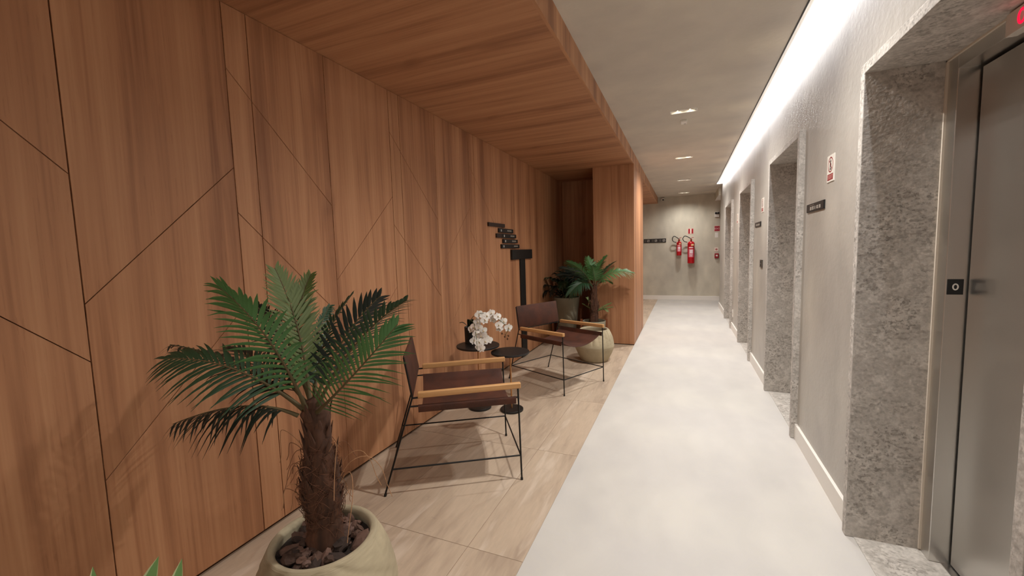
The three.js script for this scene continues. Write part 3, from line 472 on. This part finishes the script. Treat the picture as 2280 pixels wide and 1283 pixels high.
// orchid
{
  const O = [-1.872, 0.603, -3.4], t = thing('potted_orchid', 'white orchid with arching flower sprays in a black cylinder pot on the table', 'orchid', O);
  const L = (q) => V(q[0] - O[0], q[1] - O[1], q[2] - O[2]);
  obj('pot', lathe([[0, 0], [0.045, 0], [0.047, 0.003], [0.049, 0.158], [0.047, 0.16], [0.044, 0.158], [0.043, 0.14], [0, 0.14]], 40), M.black, t);
  obj('moss', lathe([[0, 0.147], [0.03, 0.146], [0.043, 0.141], [0.043, 0.139]].reverse(), 24), M.soil, t);
  function strap(pts, w) { const cv = new THREE.CatmullRomCurve3(pts), pos = [], idx = [], N = 10; for (let i = 0; i <= N; i++) { const p = cv.getPoint(i / N), T = cv.getTangent(i / N), S = T.clone().cross(V(0, 1, 0)).normalize(), ww = w * Math.sin(Math.PI * (0.12 + 0.86 * i / N)) ** 0.6; for (const c of [-1, 0, 1]) { const y = p.clone().addScaledVector(S, c * ww); y.y += c ? 0.006 : 0; pos.push(y.x, y.y, y.z); } } for (let i = 0; i < N; i++) for (let j = 0; j < 2; j++) { const o = i * 3 + j; idx.push(o, o + 1, o + 3, o + 1, o + 4, o + 3); } const g = new THREE.BufferGeometry(); g.setAttribute('position', new THREE.Float32BufferAttribute(pos, 3)); g.setIndex(idx); g.computeVertexNormals(); obj('leaf', g, M.orchidLeaf, t); }
  strap([V(0, 0.14, 0), V(0.02, 0.2, 0.02), V(0.035, 0.235, 0.04), V(0.05, 0.225, 0.06)], 0.03);
  strap([V(0, 0.14, 0), V(0.05, 0.19, 0.0), V(0.09, 0.15, 0.01), V(0.11, 0.08, 0.02)], 0.03);
  strap([V(0, 0.14, 0), V(-0.03, 0.18, 0.02), V(-0.06, 0.2, 0.03), V(-0.085, 0.195, 0.035)], 0.014);
  strap([V(0, 0.14, 0), V(0.03, 0.19, -0.05), V(0.05, 0.2, -0.09)], 0.028);
  obj('stem', tube([L([-1.872, 0.745, -3.4]), L([-1.83, 0.85, -3.38]), L([-1.752, 0.895, -3.372]), L([-1.66, 0.885, -3.41]), L([-1.57, 0.82, -3.45]), L([-1.505, 0.74, -3.472]), L([-1.53, 0.69, -3.46])], 0.0026, 50, 6), M.stem, t);
  obj('stem', tube([L([-1.87, 0.745, -3.398]), L([-1.84, 0.83, -3.35]), L([-1.785, 0.81, -3.33]), L([-1.75, 0.74, -3.29]), L([-1.71, 0.68, -3.23]), L([-1.655, 0.625, -3.13])], 0.0026, 40, 6), M.stem, t);
  function petalGeo(l, w, cup) { const pos = [], idx = [], N = 6; for (let i = 0; i <= N; i++) { const q = i / N, ww = w * Math.sin(Math.PI * Math.min(1, 0.1 + 0.88 * q)) ** 0.65; for (const c of [-1, -0.5, 0, 0.5, 1]) pos.push(c * ww, 0.004 + l * q, cup * q * q + 0.12 * ww * c * c); } for (let i = 0; i < N; i++) for (let j = 0; j < 4; j++) { const o = i * 5 + j; idx.push(o, o + 1, o + 5, o + 1, o + 6, o + 5); } const g = new THREE.BufferGeometry(); g.setAttribute('position', new THREE.Float32BufferAttribute(pos, 3)); g.setIndex(idx); return g; }
  const side = [petalGeo(0.036, 0.0225, -0.004), petalGeo(0.036, 0.0225, -0.004)], sep = petalGeo(0.034, 0.0125, 0.005); side[0].rotateZ(1.35); side[1].rotateZ(-1.35);
  const s2 = sep.clone().rotateZ(2.55).translate(0, 0, -0.003), s3 = sep.clone().rotateZ(-2.55).translate(0, 0, -0.003), s1 = sep.clone().translate(0, 0, -0.003);
  const fl = mergeGeometries([side[0], side[1], s1, s2, s3]); fl.computeVertexNormals();
  const lip = lathe([[0.0005, 0.016], [0.005, 0.012], [0.0065, 0.004], [0.003, -0.004]].reverse(), 10); lip.rotateX(1.2); lip.translate(0, -0.005, 0.006);
  const spots = [[-1.752, 0.889, -3.368], [-1.727, 0.873, -3.4], [-1.678, 0.874, -3.377], [-1.644, 0.898, -3.413], [-1.69, 0.838, -3.361], [-1.643, 0.834, -3.446], [-1.591, 0.863, -3.435], [-1.574, 0.786, -3.421], [-1.551, 0.812, -3.473], [-1.592, 0.748, -3.467], [-1.502, 0.755, -3.472], [-1.775, 0.815, -3.38], [-1.78, 0.776, -3.32], [-1.72, 0.782, -3.3], [-1.81, 0.752, -3.33], [-1.715, 0.735, -3.37], [-1.745, 0.722, -3.29], [-1.69, 0.708, -3.28], [-1.665, 0.69, -3.31], [-1.76, 0.664, -3.27], [-1.69, 0.66, -3.23], [-1.635, 0.67, -3.24], [-1.62, 0.672, -3.29], [-1.655, 0.632, -3.17], [-1.62, 0.628, -3.14]];
  spots.forEach((q, i) => {
    const f = obj('flower', fl, M.petal, t); f.position.copy(L(q)); const cam = i < 11 ? V(rr(0.1, 1.1), rr(-0.25, 0.35), rr(0.2, 1)) : V(rr(0.0, 0.8), rr(-0.35, 0.15), rr(0.6, 1)); f.lookAt(f.getWorldPosition(V(0, 0, 0)).add(cam)); f.rotateZ(rr(-0.4, 0.4)); f.scale.setScalar(rr(0.92, 1.1)); obj('lip', lip, M.lip, f);
  });
  for (const q of [[-1.558, 0.702, -3.449], [-1.535, 0.672, -3.458], [-1.504, 0.679, -3.471], [-1.513, 0.65, -3.468]]) { const b = new THREE.SphereGeometry(0.008, 10, 8); b.scale(1, 1.3, 1); const p = L(q); b.translate(p.x, p.y, p.z); obj('bud', [b, rod(p, L([-1.53, 0.69, -3.46]), 0.0012, 5)], M.bud, t); }
}
// ---------------------------------------------------------------- directory sign on the panelled wall
{
  const t = thing('directory_sign', 'black direction sign, a T post with stepped blades mounted on the panelled wall', 'sign', [XL, 0, 0]);
  obj('post', rbx(0.002, 0.02, 0.01, 1.36, -5.37, -5.19, 0.002), M.black, t);
  obj('board', rbx(0.002, 0.03, 1.357, 1.487, -5.633, -4.888, 0.002), M.black, t);
  obj('blade', rbx(0, 0.02, 1.757, 1.799, -4.7, -4.245, 0.002), M.bronze, t);
  for (const [z0, z1, y0, y1, brown] of [[-4.964, -4.521, 1.695, 1.744], [-5.051, -4.6, 1.632, 1.68, -4.452], [-5.11, -4.643, 1.569, 1.616], [-5.169, -4.585, 1.504, 1.553]]) {
    const b = obj('blade', rbx(0.0, 0.02, y0, y1, z0, brown ?? z1, 0.002), brown ? M.bronze : M.black, t);
    if (brown) obj('face', rbx(0.02, 0.024, y0, y1, z0, z1, 0.001), M.black, b);
    const X = brown ? 0.024 : 0.02, ym = (y0 + y1) / 2;
    obj('pictogram', [bx(X, X + 0.001, ym - 0.014, ym + 0.012, z1 - 0.07, z1 - 0.052), bx(X, X + 0.001, ym + 0.0, ym + 0.008, z1 - 0.076, z1 - 0.046)], M.white, b);
    obj('lettering', [0, 1, 2, 3, 4].map((k) => bx(X, X + 0.001, ym - 0.008, ym + 0.01, z0 + 0.07 + k * 0.027, z0 + 0.07 + k * 0.027 + 0.019)), std({ color: 0x8f877c, roughness: 0.7 }), b);
  }
}
// ---------------------------------------------------------------- signs on the right wall
function plate(name, label, cat, x0, x1, y0, y1, z0, z1, m, group) { const t = thing(name, label, cat, [(x0 + x1) / 2, y0, (z0 + z1) / 2], 0, group); obj('plate', rbx(x0 - (x0 + x1) / 2, x1 - (x0 + x1) / 2, 0, y1 - y0, z0 - (z0 + z1) / 2, z1 - (z0 + z1) / 2, 0.0012, 1), m, t); return t; }
const prohibTex = canvasTex(256, 328, (g, w, h) => {
  g.fillStyle = '#e8e2d6'; g.fillRect(0, 0, w, h); g.fillStyle = '#8c2a2c'; g.fillRect(20, 232, w - 40, 78);
  g.fillStyle = '#c9928a'; for (let k = 0; k < 3; k++) g.fillRect(34, 246 + k * 18, w - 68 - k * 14, 8);
  g.fillStyle = '#2a1c18'; g.fillRect(98, 108, 60, 76); g.fillRect(108, 92, 40, 16); g.beginPath(); g.arc(112, 78, 13, 0, 7); g.fill(); g.beginPath(); g.arc(144, 78, 13, 0, 7); g.fill(); g.fillRect(120, 44, 16, 26);
  g.fillStyle = '#e8e2d6'; g.fillRect(124, 116, 6, 60); g.fillRect(106, 150, 46, 5);
  g.strokeStyle = '#8c2a2c'; g.lineWidth = 17; g.beginPath(); g.arc(128, 118, 88, 0, 7); g.stroke(); g.lineWidth = 13; g.beginPath(); g.moveTo(68, 54); g.lineTo(190, 180); g.stroke();
});
function facePlane(w, h, t, normal) { const g = new THREE.PlaneGeometry(w, h); const m = std({ map: t, roughness: 0.5 }); if (normal === 'x-') g.rotateY(-Math.PI / 2); return [g, m]; }
[[-2.975, 'first pier, beside the nearest lift'], [-5.238, 'second pier, between the second and third lifts'], [-7.53, 'third pier, before the farthest lift']].forEach(([z, w], i) => {
  const t = plate('warning_sign', `white notice with red prohibition circle on the ${w}`, 'sign', XR - 0.004, XR + 0.001, 1.806, 1.96, z - 0.061, z + 0.061, M.white, 'lift fire notices');
  const [g, m] = facePlane(0.119, 0.151, prohibTex, 'x-'); g.translate(-0.0032, 0.077, 0); obj('print', g, m, t);
});
const floorTex = canvasTex(512, 72, (g, w, h) => { g.fillStyle = '#231f1c'; g.fillRect(0, 0, w, h); g.fillStyle = '#7d756b'; for (let k = 0; k < 9; k++) g.fillRect(96 + k * 16, 10, 11, 8); g.fillStyle = '#cfc8bc'; for (const x of [110, 134, 166, 190, 214, 262, 320, 344, 386, 412]) g.fillRect(x, 28, 17, 30); g.fillStyle = '#231f1c'; for (const x of [115, 171, 195, 219, 349, 391]) g.fillRect(x, 36, 7, 14); });
[[-3.255, 'first pier near the camera'], [-5.515, 'second pier']].forEach(([z, w]) => {
  const t = plate('wall_sign', `slim black sign with pale characters on the ${w}`, 'sign', XR - 0.008, XR + 0.001, 1.662, 1.715, z - 0.19, z + 0.19, M.black, 'black lift signs');
  const [g, m] = facePlane(0.37, 0.049, floorTex, 'x-'); g.translate(-0.0052, 0.0265, 0); obj('print', g, m, t);
});
{ const t = plate('call_panel', 'dark lift call button panel on the second pier', 'button panel', XR - 0.01, XR + 0.001, 1.206, 1.291, -5.3, -5.17, std({ color: 0x5c5650, metalness: 0.6, roughness: 0.35 })); obj('button', [0.062, 0.028].map((y) => { const b = new THREE.CylinderGeometry(0.013, 0.013, 0.004, 20); b.rotateZ(Math.PI / 2); b.translate(-0.007, y, 0); return b; }), M.darkGap, t); }
{ const t = plate('wall_socket', 'white socket plate low on the third pier', 'socket', XR - 0.008, XR + 0.001, 0.225, 0.35, -8.035, -7.96, M.white); obj('outlet', rbx(-0.0075, -0.004, 0.045, 0.08, -0.02, 0.02, 0.001, 1), std({ color: 0xcfc9bf }), t); }
// ---------------------------------------------------------------- end wall: extinguishers, signs
function extinguisher(label, x, y0, h, r) {
  const t = thing('fire_extinguisher', label, 'fire extinguisher', [x, y0, ZE + r + 0.035], 0, 'red fire extinguishers');
  obj('cylinder', lathe([[0, 0.004], [r * 0.8, 0], [r * 0.96, 0.006], [r, 0.02], [r, h - r * 0.9], [r * 0.93, h - r * 0.45], [r * 0.62, h - 0.012], [0.02, h], [0.018, h + 0.02], [0, h + 0.02]], 40), M.red, t);
  const lab = canvasTex(256, 256, (g, w, q) => { g.fillStyle = '#c3152a'; g.fillRect(0, 0, w, q); g.fillStyle = '#f0c9cc'; g.fillRect(60, 6, 136, 26); g.fillStyle = '#e48a98'; g.fillRect(52, 58, 150, 178); g.fillStyle = '#f6dfe4'; g.fillRect(92, 66, 90, 86); g.fillStyle = '#b81828'; for (let k = 0; k < 6; k++) for (let j = 0; j < 6; j++) if ((k * 5 + j * 3) % 4) g.fillRect(60 + j * 24, 164 + k * 12, 14, 5); g.fillStyle = '#f6dfe4'; g.fillRect(80, 176, 96, 14); g.fillRect(84, 206, 88, 12); });
  const lg = new THREE.CylinderGeometry(r + 0.0008, r + 0.0008, h * 0.5, 32, 1, true, -1.2, 2.4); lg.translate(0, h * 0.5, 0); obj('paper_label', lg, std({ map: lab, roughness: 0.4 }), t);
  const sq = rbx(-0.002, r * 0.72, h * 0.79, h * 0.87, r * 0.86, r + 0.003, 0.0008, 1); obj('seal_sticker', sq, std({ color: 0xf1c08a, roughness: 0.5 }), t);
  obj('valve', [rod(V(0, h + 0.015, 0), V(0, h + 0.055, 0), 0.017, 16), rod(V(-0.03, h + 0.035, 0), V(0.03, h + 0.035, 0), 0.012, 12)], M.brass, t);
  obj('handle', [rbx(-0.012, 0.012, h + 0.05, h + 0.06, -0.01, 0.1, 0.003), tube([V(0, h + 0.06, 0.0), V(0.02, h + 0.09, 0.03), V(0.06, h + 0.1, 0.05)], 0.006, 10), rbx(-0.012, 0.012, h + 0.03, h + 0.04, 0.01, 0.09, 0.003)], M.red, t);
  const k = h > 0.5 ? 1.15 : 0.95; obj('hose', tube([V(0.0, h + 0.06, 0.01), V(-0.08 * k, h + 0.12, 0.02), V(-0.14 * k, h + 0.14, 0.03), V(-0.18 * k, h + 0.07, 0.03), V(-0.15 * k, h - 0.0, 0.02), V(-0.1 * k, h - 0.02, 0.01), V(-r - 0.012, h - 0.03, 0)], 0.0105, 48, 10), M.black, t);
  obj('bracket', [rbx(-0.02, 0.02, h * 0.75, h * 0.98, -r - 0.034, -r + 0.004, 0.003), lathe([[r + 0.001, h * 0.86], [r + 0.004, h * 0.86], [r + 0.004, h * 0.89], [r + 0.001, h * 0.89], [r + 0.001, h * 0.86]], 32)], M.red, t);
  return t;
}
extinguisher('smaller red fire extinguisher on the end wall, left of the pair', -0.134, 1.234, 0.385, 0.064);
extinguisher('larger red fire extinguisher on the end wall under the striped sign', 0.168, 1.015, 0.6, 0.088);
function endSign(name, label, cat, x0, x1, y0, y1, thick, m, draw, tw = 256) {
  const t = thing(name, label, cat, [(x0 + x1) / 2, y0, ZE]); const w = x1 - x0, h = y1 - y0; obj('plate', rbx(-w / 2, w / 2, 0, h, -0.001, thick, 0.0015, 1), m, t);
  if (draw) { const g = new THREE.PlaneGeometry(w * 0.985, h * 0.985); g.translate(0, h / 2, thick + 0.0006); obj('print', g, std({ map: canvasTex(tw, Math.round(tw * h / w), draw), roughness: 0.5 }), t); }
  return t;
}
const pale = std({ color: 0xe3c9bd, roughness: 0.5 });
endSign('extinguisher_sign', 'square red and white striped sign above the extinguishers', 'sign', 0.088, 0.23, 1.812, 1.96, 0.004, pale, (g, w, h) => { g.fillStyle = '#e6b8ae'; g.fillRect(0, 0, w, h); g.fillStyle = '#a91322'; g.fillRect(16, 16, w - 32, h - 32); g.fillStyle = '#f3e6d6'; g.fillRect(w * 0.37, 16, w * 0.26, h - 32); });
endSign('door_sign', 'long black sign with pale pictograms on the end wall by the column', 'sign', -1.06, -0.471, 1.606, 1.716, 0.012, M.black, (g, w, h) => {
  g.fillStyle = '#1c1917'; g.fillRect(0, 0, w, h); g.fillStyle = '#6d665e'; for (const x of [0.02, 0.36, 0.7]) for (let k = 0; k < 4; k++) g.fillRect(w * x, h * (0.22 + k * 0.16), w * 0.1, h * 0.07);
  g.strokeStyle = '#c9c2b8'; g.fillStyle = '#c9c2b8'; g.lineWidth = h * 0.07; for (const x of [0.2, 0.55, 0.91]) { g.strokeRect(w * x - h * 0.24, h * 0.26, h * 0.48, h * 0.46); g.beginPath(); g.moveTo(w * x - h * 0.18, h * 0.66); g.lineTo(w * x + h * 0.18, h * 0.34); g.stroke(); } g.fillStyle = '#5a534b'; g.fillRect(w * 0.33, 0, 3, h); g.fillRect(w * 0.67, 0, 3, h); }, 768);
endSign('exit_sign', 'red square sign with pale marks beside the far brown door', 'sign', 0.733, 0.87, 1.855, 1.998, 0.004, pale, (g, w, h) => { g.fillStyle = '#dc9d96'; g.fillRect(0, 0, w, h); g.fillStyle = '#97142a'; g.fillRect(14, 14, w - 28, h - 28); g.strokeStyle = '#dba3a3'; g.lineWidth = 13; g.strokeRect(26, h * 0.38, 8, h * 0.26); g.strokeRect(52, h * 0.38, 52, h * 0.26); g.strokeRect(128, h * 0.44, 18, h * 0.12); g.strokeRect(166, h * 0.38, 54, h * 0.26); });
endSign('paper_notice', 'small blank white plate under the red sign', 'notice', 0.752, 0.83, 1.69, 1.82, 0.004, M.white);
endSign('alarm_sign', 'small white sign with a red dot above the alarm box', 'sign', 0.748, 0.834, 1.32, 1.428, 0.004, M.white, (g, w, h) => { g.fillStyle = '#ecd9cd'; g.fillRect(0, 0, w, h); g.fillStyle = '#a3262a'; g.beginPath(); g.arc(w / 2, h / 2, w * 0.29, 0, 7); g.fill(); g.fillStyle = '#ecd9cd'; g.beginPath(); g.arc(w / 2, h / 2, w * 0.1, 0, 7); g.fill(); });
{ const t = thing('fire_alarm', 'red fire alarm call box at the right of the end wall', 'alarm', [0.797, 1.14, ZE]); obj('housing', rbx(-0.05, 0.05, 0, 0.13, -0.001, 0.055, 0.01, 3), std({ color: 0x931522, roughness: 0.4 }), t); obj('window', rbx(-0.022, 0.024, 0.05, 0.09, 0.054, 0.057, 0.001, 1), M.white, t); }
{ const t = thing('emergency_light', 'white emergency light with two black heads high on the end wall', 'emergency light', [0.79, 2.23, ZE]); obj('housing', rbx(-0.055, 0.055, 0, 0.138, -0.001, 0.045, 0.006, 2), M.white, t); for (const x of [-0.024, 0.03]) { const g = lathe([[0.001, 0.03], [0.02, 0.028], [0.028, 0.0], [0.024, -0.01], [0.001, -0.01]].reverse(), 20); g.rotateX(1.9); g.translate(x, 0.098, 0.062); obj('lamp_head', g, M.black, t); } }
{ const t = thing('security_camera', 'small white ball security camera with a black lens in the ceiling corner', 'camera', [-0.556, 2.79, ZE]); obj('mount', [rod(V(0, 0.02, 0), V(0, 0.02, 0.05), 0.03, 20), rod(V(0, 0.02, 0.05), V(0, 0, 0.07), 0.012, 12)], M.white, t); const s = new THREE.SphereGeometry(0.042, 24, 16); s.translate(0, -0.005, 0.085); const b = obj('ball', s, M.white, t); const e = new THREE.SphereGeometry(0.026, 16, 12); e.translate(0.008, -0.02, 0.108); obj('lens', e, M.black, b); }

scene.traverse((o) => { if (o.userData) delete o.userData.__c; });
renderer.render(scene, camera);
